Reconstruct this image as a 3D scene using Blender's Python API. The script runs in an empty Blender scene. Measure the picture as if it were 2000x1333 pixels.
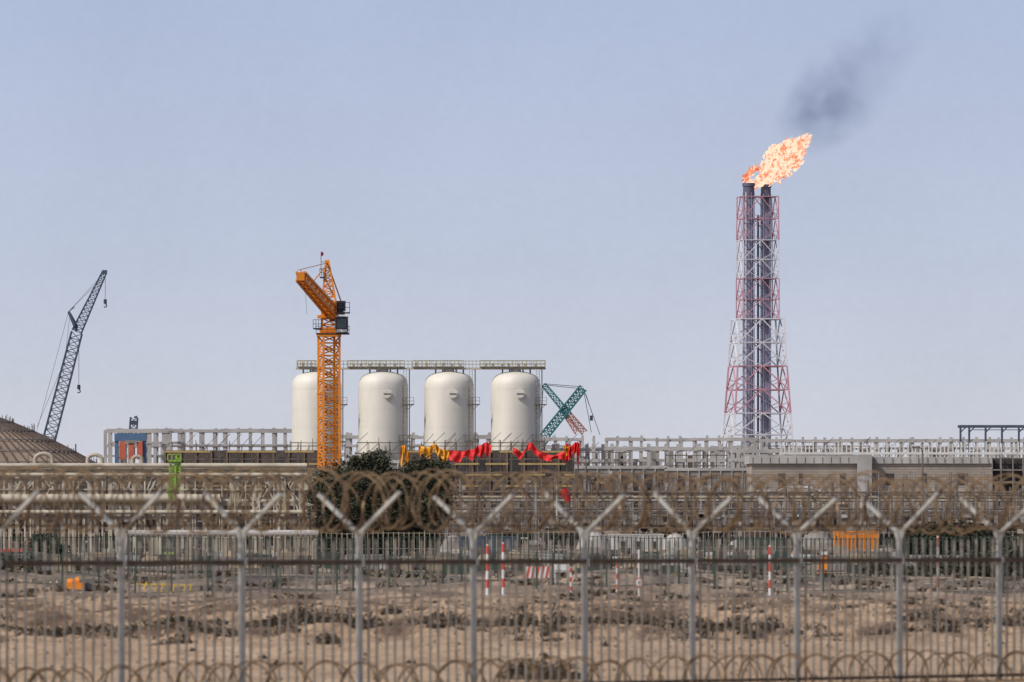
import bpy, math, random
from mathutils import Vector, Matrix, noise
random.seed(7)
F=16667.0; H=2.9
def PX(px,D): return (px-1000.0)*D/F
def PZ(py,D): return H+(1040.0-py)*D/F
sc=bpy.context.scene
sc.view_settings.view_transform='Standard'; sc.view_settings.look='None'; sc.view_settings.exposure=0
# ---------------------------------------------------------------- materials
def mat(name,col,rough=0.7,metal=0.0,var=0.25,scale=1.0,col2=None,stretch=(1,1,1),bump=0.0,detail=5):
    m=bpy.data.materials.new(name); m.use_nodes=True
    nt=m.node_tree; N=nt.nodes; L=nt.links
    b=N["Principled BSDF"]; b.inputs["Roughness"].default_value=rough; b.inputs["Metallic"].default_value=metal
    tc=N.new("ShaderNodeTexCoord"); mp=N.new("ShaderNodeMapping"); mp.inputs["Scale"].default_value=stretch
    L.new(tc.outputs["Object"],mp.inputs["Vector"])
    n=N.new("ShaderNodeTexNoise"); n.inputs["Scale"].default_value=scale; n.inputs["Detail"].default_value=detail
    L.new(mp.outputs[0],n.inputs["Vector"])
    r=N.new("ShaderNodeValToRGB"); e=r.color_ramp.elements
    c2=col2 if col2 else tuple(c*(1-var) for c in col)
    e[0].position=0.35; e[1].position=0.65
    e[0].color=(*c2,1); e[1].color=(*col,1)
    L.new(n.outputs["Fac"],r.inputs["Fac"]); L.new(r.outputs["Color"],b.inputs["Base Color"])
    if bump>0:
        bp=N.new("ShaderNodeBump"); bp.inputs["Strength"].default_value=bump; bp.inputs["Distance"].default_value=0.1
        L.new(n.outputs["Fac"],bp.inputs["Height"]); L.new(bp.outputs[0],b.inputs["Normal"])
    return m
def emis(name,col,st):
    m=bpy.data.materials.new(name); m.use_nodes=True; nt=m.node_tree
    nt.nodes.remove(nt.nodes["Principled BSDF"])
    e=nt.nodes.new("ShaderNodeEmission"); e.inputs[0].default_value=(*col,1); e.inputs[1].default_value=st
    nt.links.new(e.outputs[0],nt.nodes["Material Output"].inputs[0]); return m
# ---------------------------------------------------------------- mesh builder
class B:
    def __init__(s): s.v=[];s.f=[];s.m=[]
    def quadbox(s,c,m):
        i=len(s.v); s.v+=[tuple(p) for p in c]
        for q in ((0,3,2,1),(4,5,6,7),(0,1,5,4),(1,2,6,5),(2,3,7,6),(3,0,4,7)):
            s.f.append(tuple(i+k for k in q)); s.m.append(m)
    def box(s,x0,x1,y0,y1,z0,z1,m=0):
        s.quadbox([(x0,y0,z0),(x1,y0,z0),(x1,y1,z0),(x0,y1,z0),(x0,y0,z1),(x1,y0,z1),(x1,y1,z1),(x0,y1,z1)],m)
    def beam(s,p,q,w,m=0,h=None):
        p=Vector(p);q=Vector(q);d=q-p
        if d.length<1e-6:return
        d.normalize(); up=Vector((0,0,1)) if abs(d.z)<0.95 else Vector((0,1,0))
        a=d.cross(up).normalized()*w/2; b=a.cross(d).normalized()*(h or w)/2
        s.quadbox([p-a-b,p+a-b,p+a+b,p-a+b,q-a-b,q+a-b,q+a+b,q-a+b],m)
    def tube(s,p,q,r,m=0,n=8,r2=None,cap=True):
        p=Vector(p);q=Vector(q);d=(q-p)
        if d.length<1e-6:return
        d.normalize(); up=Vector((0,0,1)) if abs(d.z)<0.95 else Vector((0,1,0))
        a=d.cross(up).normalized(); b=a.cross(d).normalized(); r2=r if r2 is None else r2
        i=len(s.v)
        for k in range(n):
            t=2*math.pi*k/n; s.v.append(tuple(p+(a*math.cos(t)+b*math.sin(t))*r))
        for k in range(n):
            t=2*math.pi*k/n; s.v.append(tuple(q+(a*math.cos(t)+b*math.sin(t))*r2))
        for k in range(n):
            s.f.append((i+k,i+(k+1)%n,i+n+(k+1)%n,i+n+k)); s.m.append(m)
        if cap:
            s.f.append(tuple(i+k for k in range(n))[::-1]); s.m.append(m)
            s.f.append(tuple(i+n+k for k in range(n))); s.m.append(m)
    def path(s,pts,r,m=0,n=8):
        for a,b in zip(pts,pts[1:]): s.tube(a,b,r,m,n)
    def revolve(s,cx,cy,prof,m=0,n=40):
        i=len(s.v)
        for (r,z) in prof:
            for k in range(n):
                t=2*math.pi*k/n; s.v.append((cx+r*math.cos(t),cy+r*math.sin(t),z))
        for j in range(len(prof)-1):
            for k in range(n):
                s.f.append((i+j*n+k,i+j*n+(k+1)%n,i+(j+1)*n+(k+1)%n,i+(j+1)*n+k)); s.m.append(m)
    def face(s,pts,m=0):
        i=len(s.v); s.v+=[tuple(p) for p in pts]; s.f.append(tuple(range(i,i+len(pts)))); s.m.append(m)
    def lattice(s,p,q,w0,w1,n,ch,br,m=0,side=None,mfun=None,cross=False):
        p=Vector(p);q=Vector(q);d=(q-p).normalized()
        side=Vector(side) if side else Vector((1,0,0))
        a=(side-d*side.dot(d)).normalized(); b=d.cross(a).normalized()
        rows=[]
        for j in range(n+1):
            t=j/n; c=p.lerp(q,t); w=(w0+(w1-w0)*t)/2
            rows.append([c+a*w+b*w,c-a*w+b*w,c-a*w-b*w,c+a*w-b*w])
        for j in range(n):
            mm=mfun((j+.5)/n) if mfun else m
            for k in range(4):
                s.beam(rows[j][k],rows[j+1][k],ch,mm)
                k2=(k+1)%4
                s.beam(rows[j][k],rows[j][k2],br,mm)
                if cross:
                    s.beam(rows[j][k],rows[j+1][k2],br,mm); s.beam(rows[j][k2],rows[j+1][k],br,mm)
                elif j%2==0: s.beam(rows[j][k],rows[j+1][k2],br,mm)
                else: s.beam(rows[j][k2],rows[j+1][k],br,mm)
    def scaffold(s,x0,x1,y0,y1,z0,z1,dx,dz,w,m=0,plank=1,brace=.25):
        nx=max(1,int((x1-x0)/dx)); nz=max(1,int((z1-z0)/dz))
        for y in (y0,y1):
            for i in range(nx+1):
                x=x0+(x1-x0)*i/nx+random.uniform(-.1,.1)*dx
                s.beam((x,y,z0),(x,y,z1+random.uniform(-.2,.9)*dz*.6),w,m)
            for j in range(nz+1):
                z=z0+(z1-z0)*j/nz
                s.beam((x0,y,z),(x1,y,z),w,m)
                for i in range(nx):
                    if random.random()<brace:
                        xa=x0+(x1-x0)*i/nx; xb=x0+(x1-x0)*(i+1)/nx
                        s.beam((xa,y,z),(xb,y,z+dz),w*.8,m)
        for j in range(1,nz+1):
            z=z0+(z1-z0)*j/nz
            for i in range(nx):
                if random.random()<.55:
                    xa=x0+(x1-x0)*i/nx; xb=x0+(x1-x0)*(i+1)/nx
                    s.box(xa,xb,y0+.05,y1-.05,z+.03,z+.1,plank)
    def make(s,name,mats,smooth=False,bevel=0):
        me=bpy.data.meshes.new(name); me.from_pydata(s.v,[],s.f)
        for m in mats: me.materials.append(m)
        me.polygons.foreach_set("material_index",s.m)
        if smooth: me.polygons.foreach_set("use_smooth",[True]*len(s.f))
        me.update(); o=bpy.data.objects.new(name,me); sc.collection.objects.link(o)
        if smooth:
            try:
                me.set_sharp_from_angle(angle=math.radians(40))
            except Exception: pass
        return o
# ---------------------------------------------------------------- palette
M_gal=mat("galvanised",(.50,.50,.47),.5,.2,.25,6)
M_picket=mat("picket_steel",(.40,.37,.32),.55,.2,.35,3,stretch=(3,3,.6))
M_rail=mat("brown_rail",(.13,.09,.06),.8,0,.4,5)  # dark brown for fence rails and straight wires
M_razor=mat("razor_tape",(.28,.19,.105),.5,.3,.6,4,col2=(.11,.07,.04))
M_cream=mat("cream_pipe",(.56,.50,.40),.6,0,.3,.7)
M_creamd=mat("cream_steel",(.44,.37,.28),.7,0,.35,.8)
M_silo=mat("silo_paint",(.74,.71,.64),.55,0,.13,.35,stretch=(1,1,.25),detail=8)
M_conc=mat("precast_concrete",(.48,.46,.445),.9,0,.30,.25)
M_concd=mat("concrete_dark",(.28,.26,.245),.9,0,.35,.3)  # darker concrete tone
M_block=mat("block_wall",(.42,.36,.30),.9,0,.25,.4)
M_scaf=mat("scaffold_tube",(.20,.165,.145),.7,.2,.4,.8)
M_scafl=mat("scaffold_light",(.40,.38,.35),.7,.1,.4,.8)
M_plank=mat("scaffold_plank",(.24,.18,.125),.9,0,.4,.8)
M_brown=mat("formwork_brown",(.125,.093,.08),.9,0,.4,.3)
M_dark=mat("dark_interior",(.07,.062,.062),.9,0,.4,.5)
M_yell=mat("yellow_paint",(.75,.50,.05),.5,0,.2,1)
M_orange=mat("orange_crane_paint",(.82,.27,.012),.5,0,.25,.8)
M_red=mat("red_cloth",(.78,.025,.025),.7,0,.3,.7)
M_white=mat("white_paint",(.72,.71,.68),.5,0,.15,.7)
M_navy=mat("dark_blue_steel",(.075,.105,.165),.5,.1,.3,.4)
M_black=mat("black_steel",(.055,.062,.075),.6,.1,.3,.4)
M_teal=mat("teal_crane",(.035,.20,.21),.5,.1,.3,.4)
M_salm=mat("salmon_steel",(.55,.23,.18),.5,.1,.3,.4)
M_green=mat("fence_green",(.06,.09,.07),.6,.1,.4,1)
M_lime=mat("lime_paint",(.33,.55,.07),.5,0,.3,1)
M_blue=mat("blue_paint",(.09,.17,.30),.5,0,.2,1)
M_redp=mat("red_paint",(.60,.08,.05),.5,0,.2,1)
M_glass=mat("cab_glass",(.08,.11,.13),.15,0,.2,1)
M_fr=mat("flare_red_hazed",(.58,.29,.35),.7,0,.2,.1)  # flare tower paints and stack steel: distance haze mixed into the colours
M_fw=mat("flare_white_hazed",(.70,.69,.74),.7,0,.12,.1)
M_fs=mat("flare_stack_hazed",(.27,.265,.38),.7,0,.25,.05,stretch=(1,1,.4))
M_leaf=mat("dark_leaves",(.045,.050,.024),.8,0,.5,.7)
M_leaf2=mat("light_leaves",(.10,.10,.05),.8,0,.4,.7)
M_bark=mat("bark",(.10,.075,.05),.9,0,.4,2)
M_scrub=mat("dry_scrub",(.095,.068,.043),.9,0,.5,1)
M_scrub2=mat("dry_scrub_pale",(.22,.158,.095),.9,0,.4,1)
M_rock=mat("stone",(.34,.26,.18),.9,0,.3,2)
M_dome=mat("dome_cladding",(.36,.27,.20),.8,0,.35,.12)
# ---------------------------------------------------------------- ground
def ss(a,b,x):
    t=max(0,min(1,(x-a)/(b-a))); return t*t*(3-2*t)
def gz(x,y):
    e=noise.noise(Vector((x*.12,3.1,0)))*8+noise.noise(Vector((x*.5,7.1,0)))*4
    z=.5*ss(226+e,252+e,y)
    if 140<y<1200:
        a=ss(222,234,y)*(1-ss(800,1200,y))
        n1=noise.noise(Vector((x*.3,y*.06,1.3))); n2=noise.noise(Vector((x*.85,y*.26,5.3))); n3=noise.noise(Vector((x*2.2,y*.7,9.3)))
        bk=ss(224,232,y)*(1-ss(262,285,y))
        z+=a*(.18*n1+.12*(1-2*abs(n2))*.8+.05*n3)+bk*(.16*n2+.10*n3+.07*noise.noise(Vector((x*4.5,y*1.6,2))))
        z+=(1-ss(215,240,y))*.04*noise.noise(Vector((x*.3,y*.12,2.2)))
        z+=.16*ss(196,203,y)*(1-ss(205,214,y))*(1+noise.noise(Vector((x*.4,y*.1,4))))
        h=noise.noise(Vector((x*.11+4,y*.02,8)))
        z+=max(0,h-.18)*1.1*ss(290,330,y)*(1-ss(520,600,y))
    return z
xs=[];x=0;st=.2
while x<16000:
    xs.append(x); x+=st
    if x>34: st*=1.16
    elif x>16: st=.5
xs=[-a for a in xs[:0:-1]]+xs
ys=[-200,-50,50,110];y=135;st=.7
while y<26000:
    ys.append(y); y+=st
    if y>330: st*=1.03
    if y>1200: st*=1.15
gv=[(a,b,gz(a,b)) for b in ys for a in xs]
nx=len(xs); gf=[(j*nx+i,j*nx+i+1,(j+1)*nx+i+1,(j+1)*nx+i) for j in range(len(ys)-1) for i in range(nx-1)]
me=bpy.data.meshes.new("ground"); me.from_pydata(gv,[],gf); me.polygons.foreach_set("use_smooth",[True]*len(gf))
g=bpy.data.objects.new("ground",me); sc.collection.objects.link(g)
m=bpy.data.materials.new("desert_sand"); m.use_nodes=True; nt=m.node_tree;N=nt.nodes;L=nt.links
b=N["Principled BSDF"]; b.inputs["Roughness"].default_value=.95
tc=N.new("ShaderNodeTexCoord")
def nz(scale,stretch,detail=6,rough=.6):
    mp=N.new("ShaderNodeMapping"); mp.inputs["Scale"].default_value=stretch; L.new(tc.outputs["Object"],mp.inputs[0])
    n=N.new("ShaderNodeTexNoise"); n.inputs["Scale"].default_value=scale; n.inputs["Detail"].default_value=detail; n.inputs["Roughness"].default_value=rough
    L.new(mp.outputs[0],n.inputs["Vector"]); return n
def ramp(src,stops):
    r=N.new("ShaderNodeValToRGB"); e=r.color_ramp.elements
    while len(e)<len(stops): e.new(.5)
    for k,(p,c) in enumerate(stops): e[k].position=p; e[k].color=(*c,1)
    L.new(src,r.inputs[0]); return r
def mix(fac,a,bb,typ='MIX'):
    x=N.new("ShaderNodeMixRGB"); x.blend_type=typ
    if isinstance(fac,float): x.inputs[0].default_value=fac
    else: L.new(fac,x.inputs[0])
    L.new(a,x.inputs[1]); L.new(bb,x.inputs[2]); return x
base=ramp(nz(.35,(1,.35,1)).outputs["Fac"],[(.3,(.33,.215,.13)),(.5,(.46,.315,.195)),(.72,(.56,.405,.27))])
fine=ramp(nz(3.0,(1,.25,1),8,.75).outputs["Fac"],[(.36,(.38,.33,.28)),(.52,(1,1,1))])
c1=mix(.85,base.outputs[0],fine.outputs[0],'MULTIPLY')
sep=N.new("ShaderNodeSeparateXYZ"); L.new(tc.outputs["Object"],sep.inputs[0])
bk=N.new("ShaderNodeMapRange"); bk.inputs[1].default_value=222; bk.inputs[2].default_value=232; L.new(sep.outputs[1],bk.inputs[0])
soil_shade=ramp(nz(.55,(1,.18,1),8,.68).outputs["Fac"],[(.44,(.33,.28,.24)),(.54,(1,1,1))])  # dark patches put bank shadows and darker ground into the colour
c1b=mix(bk.outputs[0],c1.outputs[0],mix(1.0,c1.outputs[0],soil_shade.outputs[0],'MULTIPLY').outputs[0])
mr=N.new("ShaderNodeMapRange"); mr.inputs[1].default_value=275; mr.inputs[2].default_value=345; L.new(sep.outputs[1],mr.inputs[0])
far=ramp(nz(.22,(1,.16,1),8,.7).outputs["Fac"],[(.40,(.085,.067,.053)),(.5,(.17,.128,.096)),(.60,(.38,.28,.20))])
c2=mix(mr.outputs[0],c1b.outputs[0],far.outputs[0])
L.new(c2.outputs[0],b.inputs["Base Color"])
bp=N.new("ShaderNodeBump"); bp.inputs["Strength"].default_value=.7; bp.inputs["Distance"].default_value=.1
L.new(nz(4,(1,.5,1),8,.7).outputs["Fac"],bp.inputs["Height"]); L.new(bp.outputs[0],b.inputs["Normal"])
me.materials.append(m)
# ---------------------------------------------------------------- scrub & stones
def tuft(bd,x,y,r,h,n,leaf=.07):
    z=gz(x,y)
    for _ in range(n):
        a=random.uniform(0,6.283); rr=r*math.sqrt(random.random()); hh=h*random.random()*(1-.6*(rr/r)**2)
        p=Vector((x+rr*math.cos(a),y+rr*math.sin(a)*1.0,z+hh))
        d=Vector((random.uniform(-1,1),random.uniform(-1,1),random.uniform(-.3,1.3))).normalized()*leaf*random.uniform(.7,1.8)
        e=Vector((random.uniform(-1,1),random.uniform(-1,1),random.uniform(-1,1))).normalized()*leaf*.5
        bd.face([p-d-e,p-d*.2+e*1.4,p+d,p+d*.1-e],0 if random.random()<.78 else 1)
sb=B()
def row(n,y0,y1,r0,r1,hf,cnt,leaf,dens=.0,thr=.08):
    k=0;tries=0
    while k<n and tries<n*30:
        tries+=1
        y=random.uniform(y0,y1); x=random.uniform(-1.25,1.25)*1000*y/F
        if noise.noise(Vector((x*.22,y*.06,dens)))<thr: continue
        r=random.uniform(r0,r1)*random.uniform(.5,1); tuft(sb,x,y,r,r*hf,cnt,leaf); k+=1
row(90,226,254,.12,.5,.6,50,.05)
row(85,229,240,.2,.75,.6,90,.06,3,.0)
row(18,185,222,.08,.22,.8,30,.05)
row(60,252,300,.12,.4,.5,34,.06,5,.12)
row(130,300,420,.2,.8,.5,40,.10,8)
row(110,420,560,.4,1.2,.55,40,.14,9)
for px,py,r in ((352,1268,.42),(640,1258,.38),(610,1215,.45),(650,1235,.55),(690,1243,.55),(720,1255,.6),(860,1245,.5),(905,1250,.5),(540,1240,.45),(765,1200,.3),(1300,1225,.55),(1240,1232,.5),(1500,1232,.45),(1020,1238,.5),(1090,1230,.5),(1800,1225,.5),(585,1200,.35),(600,1225,.4),(1440,1228,.4)):
    D=238 if py>1210 else 248
    if py>1255: D=48333/(py-1040)
    tuft(sb,PX(px,D),D,r,r*.8,200,.06)
# dead brush caught along the foot of the fence
for px,D in ((1010,168),(1060,167),(1100,168),(1040,172)): tuft(sb,PX(px,D),D,.38,.40,260,.05)
sb.make("desert_scrub",[M_scrub,M_scrub2])
rb=B()
for _ in range(2200):
    y=random.choice((random.uniform(150,226),random.uniform(224,262),random.uniform(225,262),random.uniform(262,420))); x=random.uniform(-1.2,1.2)*1000*y/F
    r=random.uniform(.02,.09)*(1 if y<262 else 1.7); z=gz(x,y)
    pts=[(x+r*random.uniform(.6,1.3)*math.cos(t),y+r*random.uniform(.6,1.3)*math.sin(t)) for t in (0,1.5,3.1,4.6)]
    rb.quadbox([(a,c,z-.03) for a,c in pts]+[(x+(a-x)*.6,y+(c-y)*.6,z+r*random.uniform(.5,1)) for a,c in pts],0)
rb.make("scattered_stones",[M_rock])
# ---------------------------------------------------------------- foreground fence
Y0=157.0;k=1.07;SP=2.05;X0=-.703
nrm=math.hypot(1,k); fd=Vector((1/nrm,k/nrm,0)); fp=Vector((-k/nrm,1/nrm,0))
def FPt(X,z=0,off=0):
    v=Vector((X,Y0+k*X,z)); return v+fp*off
i0,i1=-7,8
ZJ=2.9
fb=B()
for i in range(i0,i1+1):
    X=X0+i*SP; p=FPt(X); jx=random.uniform(-.015,.015)
    fb.tube(p,p+Vector((jx,0,ZJ+.01)),.062,0,12)
    top=p+Vector((jx,0,ZJ-.03))
    for sgn in (-1,1):
        q=top+fp*sgn*(1.0+random.uniform(-.04,.04))+Vector((0,0,.73+random.uniform(-.06,.06)))
        fb.beam(top,q,.065,0)
        fb.beam(p+Vector((0,0,ZJ-.22)),top+fp*sgn*.13+Vector((0,0,.09)),.05,0)
    fb.box(p.x-.09,p.x+.09,p.y-.09,p.y+.09,2.30,2.42,0)
npk=13
for i in range(i0,i1):
    for j in range(1,npk):
        X=X0+i*SP+SP*j/npk+random.uniform(-.012,.012); p=FPt(X); q=p+Vector((random.uniform(-.014,.014),0,0))
        t=2.76+random.uniform(-.02,.02)
        fb.beam(p+Vector((0,0,.04)),q+Vector((0,0,t)),.044,1,.03)
for z,w in ((2.36,.085),(.10,.06)):
    a=FPt(X0+i0*SP,z,-.07); c=FPt(X0+i1*SP,z,-.07); fb.beam(a,c,.05,2,w)
for sgn in (-1,1):
    for t in (.35,.98):
        a=FPt(X0+i0*SP,ZJ+.73*t,sgn*t); c=FPt(X0+i1*SP,ZJ+.73*t,sgn*t); fb.beam(a,c,.014,2)
a=FPt(X0+i0*SP,3.02,.02); c=FPt(X0+i1*SP,3.02,.02); fb.beam(a,c,.03,2)
fb.make("security_fence",[M_gal,M_picket,M_rail])
def coil(name,zc,off,R,pitch,ph,jit,w=.026):
    bb=B(); L_=(i1-i0)*SP*nrm; turns=int(L_/pitch); n=26; pts=[]
    o=FPt(X0+i0*SP)
    for q in range(turns*n):
        t=q/n; a=t*2*math.pi+ph; s=t*pitch+jit*noise.noise(Vector((t*.7,ph,0)))*1.5
        s+=.6*jit*math.sin(a*.5+ph)+1.2*jit*noise.noise(Vector((t*.18,ph,9)))
        r=R*(1+.20*noise.noise(Vector((t*.45,ph+4,1)))+.10*noise.noise(Vector((t*2.3,ph,7))))
        zz=zc+.10*noise.noise(Vector((t*.15,ph,3)))
        p=o+fd*s+fp*(off+r*math.cos(a))+Vector((0,0,zz+r*math.sin(a)))
        if p.z<.02: p.z=.02
        pts.append(p)
        if q%3==0:
            d=Vector((random.uniform(-1,1),random.uniform(-1,1),random.uniform(-1,1))).normalized()*.045
            e=Vector((random.uniform(-1,1),random.uniform(-1,1),random.uniform(-1,1))).normalized()*.018
            bb.face([p-d,p+e,p+d,p-e],0)
    for a_,c_ in zip(pts,pts[1:]): bb.beam(a_,c_,w,0,w)
    bb.make(name,[M_razor])
coil("razor_wire_coil",3.46,0,.54,.44,0,.28,.028)
coil("razor_wire_coil",3.44,.08,.48,.56,2.1,.35,.026)
coil("razor_wire_coil",.16,-.9,.42,.42,1,.35)
# ---------------------------------------------------------------- inner fences and road furniture
def simple_fence(name,D,x0,x1,h,sp,bars,matp,slope=0,wire=.02):
    f=B(); x=PX(x0,D); xe=PX(x1,D)
    def P(xx): 
        yy=D+slope*xx; return xx,yy,gz(xx,yy)
    n=int((xe-x)/sp)
    for i in range(n+1):
        a,yy,z=P(x+i*sp); f.beam((a,yy,z-.1),(a,yy,z+h+random.uniform(0,.15)),.07,0)
        if i<n:
            b_,y2,z2=P(x+(i+1)*sp)
            for t in (.06,.5,.97): f.beam((a,yy,z+h*t),(b_,y2,z2+h*t),.03,0)
            if bars:
                m_=int(sp/bars)
                for j in range(1,m_):
                    u=j/m_; xx=a+(b_-a)*u; yv=yy+(y2-yy)*u; zv=z+(z2-z)*u
                    f.beam((xx,yv,zv),(xx,yv,zv+h),wire,0)
    f.make(name,[matp])
simple_fence("mesh_fence",330,-300,2300,1.15,1.4,.0,M_green,.05)
simple_fence("green_steel_fence",470,-300,2300,2.1,2.6,.22,M_green,.1,.06)
simple_fence("boundary_fence",620,-300,2300,2.4,3,.35,M_creamd,0,.05)
def striped_pole(px,D,pyt,w=.09):
    f=B(); x=PX(px,D); z0=gz(x,D); z1=PZ(pyt,D); n=6
    for i in range(n):
        f.tube((x,D,z0+(z1-z0)*i/n),(x,D,z0+(z1-z0)*(i+1)/n),w,i%2,10)
    f.tube((x,D,z1),(x,D,z1+.05),w*.7,0,10); f.box(x-.18,x+.18,D-.18,D+.18,z0-.05,z0+.06,2)
    f.make("striped_marker_post",[M_white,M_redp,M_conc])
for px,py in ((952,1066),(983,1062),(1504,1068),(1832,1050),(1205,1100),(1115,1110)): striped_pole(px,308,py,.055 if py<1090 else .035)
def board(px,py,w,h,D,name,style):
    f=B(); x=PX(px,D); z=PZ(py,D); z0=gz(x,D)
    for s in (-1,1): f.beam((x+s*w*.38,D+.05,z0),(x+s*w*.38,D+.05,z+h/2),.06,2)
    f.box(x-w/2,x+w/2,D-.02,D+.02,z-h/2,z+h/2,0)
    if style=='stripe':
        n=6
        for i in range(n):
            a=x-w/2+w*i/n; 
            f.face([(a,D-.025,z-h/2),(a+w/n*.5,D-.025,z-h/2),(min(a+w/n*1.0,x+w/2),D-.025,z+h/2),(a+w/n*.5,D-.025,z+h/2)],1)
    f.make(name,[M_white,M_redp,M_gal])
board(1055,1118,1.1,.45,330,"striped_barrier_board",'stripe')
board(1098,1110,.7,.3,335,"site_notice_board",'')
f=B(); D=310; x=PX(1248,D); z=PZ(1138,D)
f.tube((x,D,gz(x,D)),(x,D,z+1.2),.03,0,8)
f.tube((x,D-.05,z),(x,D-.07,z),.17,1,24); f.tube((x,D-.071,z),(x,D-.075,z),.125,0,24); f.beam((x,D-.08,z-.06),(x,D-.08,z+.06),.03,2)
f.make("round_traffic_sign",[M_white,M_redp,M_black])
f=B()
for px,pt in ((415,1060),(508,1070),(540,1095),(658,1075),(690,1070),(820,1080),(1080,1080),(1048,1078),(1395,1075),(865,1090),(1560,1090),(1650,1085)):
    D=random.uniform(300,360); x=PX(px,D); f.tube((x,D,gz(x,D)),(x,D,PZ(pt,D)),.035,0,6)
f.make("marker_stakes",[M_green])
# ---------------------------------------------------------------- trees
def tree(name,D,lobes,trunk_px,n,leaf,rnd=1.0):
    f=B(); tx=PX(trunk_px,D); zb=gz(tx,D)
    L0=[(PX(a,D),D+dy,PZ(c,D),rx*D/F,rz*D/F) for a,c,rx,rz,dy in lobes]
    cz=sum(l[2] for l in L0)/len(L0)
    f.tube((tx,D,zb-.1),(tx+.1,D,zb+(cz-zb)*.45),.38*D/650,2,9,.24*D/650)
    for l in L0:
        mid=Vector((tx+(l[0]-tx)*.5,D+(l[1]-D)*.5,zb+(l[2]-zb)*.75))
        f.tube((tx+.1,D,zb+(cz-zb)*.40),mid,.17*D/650,2,7,.1*D/650); f.tube(mid,(l[0],l[1],l[2]+l[4]*.5),.1*D/650,2,6,.03)
    wts=[l[3]*l[4] for l in L0]
    for l in random.choices(L0,wts,k=n//14):
        d=Vector((random.gauss(0,1),random.gauss(0,1),random.gauss(0,1))).normalized()*(random.uniform(.25,1.0)**.5)*random.uniform(.85,1.15)
        c=Vector((l[0]+d.x*l[3],l[1]+d.y*l[3],l[2]+d.z*l[4]))
        if c.z<zb+.2: continue
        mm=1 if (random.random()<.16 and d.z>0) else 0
        for _ in range(14):
            p=c+Vector((random.gauss(0,1),random.gauss(0,1),random.gauss(0,.8)))*leaf*1.7
            u=Vector((random.uniform(-1,1),random.uniform(-1,1),random.uniform(-.6,1))).normalized()*leaf
            v=u.cross(Vector((random.uniform(-1,1),random.uniform(-1,1),random.uniform(-1,1)))).normalized()*leaf*.5
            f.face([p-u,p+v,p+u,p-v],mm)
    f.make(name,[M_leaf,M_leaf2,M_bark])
tree("broad_tree",650,[(680,985,78,80,0),(720,930,46,42,.5),(700,1055,82,42,0),(820,975,66,70,1),(840,928,40,36,1),(770,1015,85,62,-.5),(640,965,38,42,0),(800,1045,56,32,0),(735,899,22,16,0),(655,1030,44,45,0),(775,965,45,45,0),(700,905,14,14,0)],745,52000,.14)
tree("shrub_tree",600,[(1800,1060,60,26,0),(1870,1050,55,30,0),(1930,1060,50,24,0),(1830,1038,25,14,0)],1830,8000,.15)
tree("shrub_tree",560,[(95,1085,34,32,0),(80,1062,20,18,0)],95,3500,.12)
tree("shrub_tree",420,[(1980,1110,110,40,0),(1850,1125,90,32,0),(1730,1130,60,24,0)],1930,9000,.12)
tree("shrub_tree",430,[(30,1110,50,25,0),(-20,1100,40,25,0)],20,2200,.10)
# ---------------------------------------------------------------- left pipe rack
D=700
f=B(); m_=D/F
def rackcols(xs_,ytop,ybot,w,m,dep):
    for a in xs_:
        for d in (0,dep):
            x=PX(a,D)+d*.06; f.beam((x,D+d,0),(x,D+d,PZ(ytop,D)),w,m)
cols=[20,72,125,175,215,262,310,355,400,452,497,542,588,612]
rackcols(cols,918,1090,.34,0,5)
for py in (918,938,985,1012):
    f.beam((PX(-200,D),D,PZ(py,D)),(PX(615,D),D,PZ(py,D)),.22,1,.28); f.beam((PX(-200,D),D+5,PZ(py,D)),(PX(615,D),D+5,PZ(py,D)),.22,1)
    for a in cols: f.beam((PX(a,D),D-.3,PZ(py,D)),(PX(a,D)+.3,D+5.3,PZ(py,D)),.2,1)
for py,r,dy in ((912,.19,-.5),(930,.16,-.4),(976,.34,-.6),(982,.2,3),(1003,.17,-.5),(921,.18,3.2),(960,.12,2)):
    f.tube((PX(-200,D),D+dy,PZ(py,D)+.1),(PX(600 if py!=976 else 430,D),D+dy,PZ(py,D)+.1),r,0,12)
for a,w_ in ((85,17),(185,14),(268,9)):
    r=w_*m_; x=PX(a,D)
    for dd in (0,.5):
        pts=[(x-r,D+dd,PZ(916,D))]+[(x-r*math.cos(t),D+dd,PZ(898,D)+r*.7*math.sin(t)) for t in [i*math.pi/8 for i in range(9)]]+[(x+r,D+dd,PZ(916,D))]
        f.path(pts,.16,0,10)
for i in range(30):
    a=random.choice(cols)+random.uniform(-8,8); f.beam((PX(a,D),D-.2,PZ(random.choice((985,1012)),D)),(PX(a+random.choice((-40,40)),D),D-.2,PZ(random.choice((918,938)),D)),.12,0)
for i in range(40):
    a=random.uniform(-20,610); f.tube((PX(a,D),D-.3,PZ(1085,D)),(PX(a,D),D-.3,PZ(random.choice((940,985,1012)),D)),random.choice((.05,.08)),random.choice((0,1)),6)
f.make("pipe_rack",[M_cream,M_creamd],True)
D=640
f=B()
f.tube((PX(250,D),D,PZ(1042,D)),(PX(622,D),D,PZ(1042,D)),.25,0,16)
f.tube((PX(250,D),D,PZ(1042,D)),(PX(236,D),D,0),.25,0,16)
for a in (300,370,440,510,580): f.box(PX(a,D)-.15,PX(a,D)+.15,D-.3,D+.3,0,PZ(1049,D),1); f.tube((PX(a,D)-.05,D,PZ(1042,D)),(PX(a,D)+.05,D,PZ(1042,D)),.29,1,16)
f.make("pipeline",[M_conc,M_creamd],True)
D=930; f=B()
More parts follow.
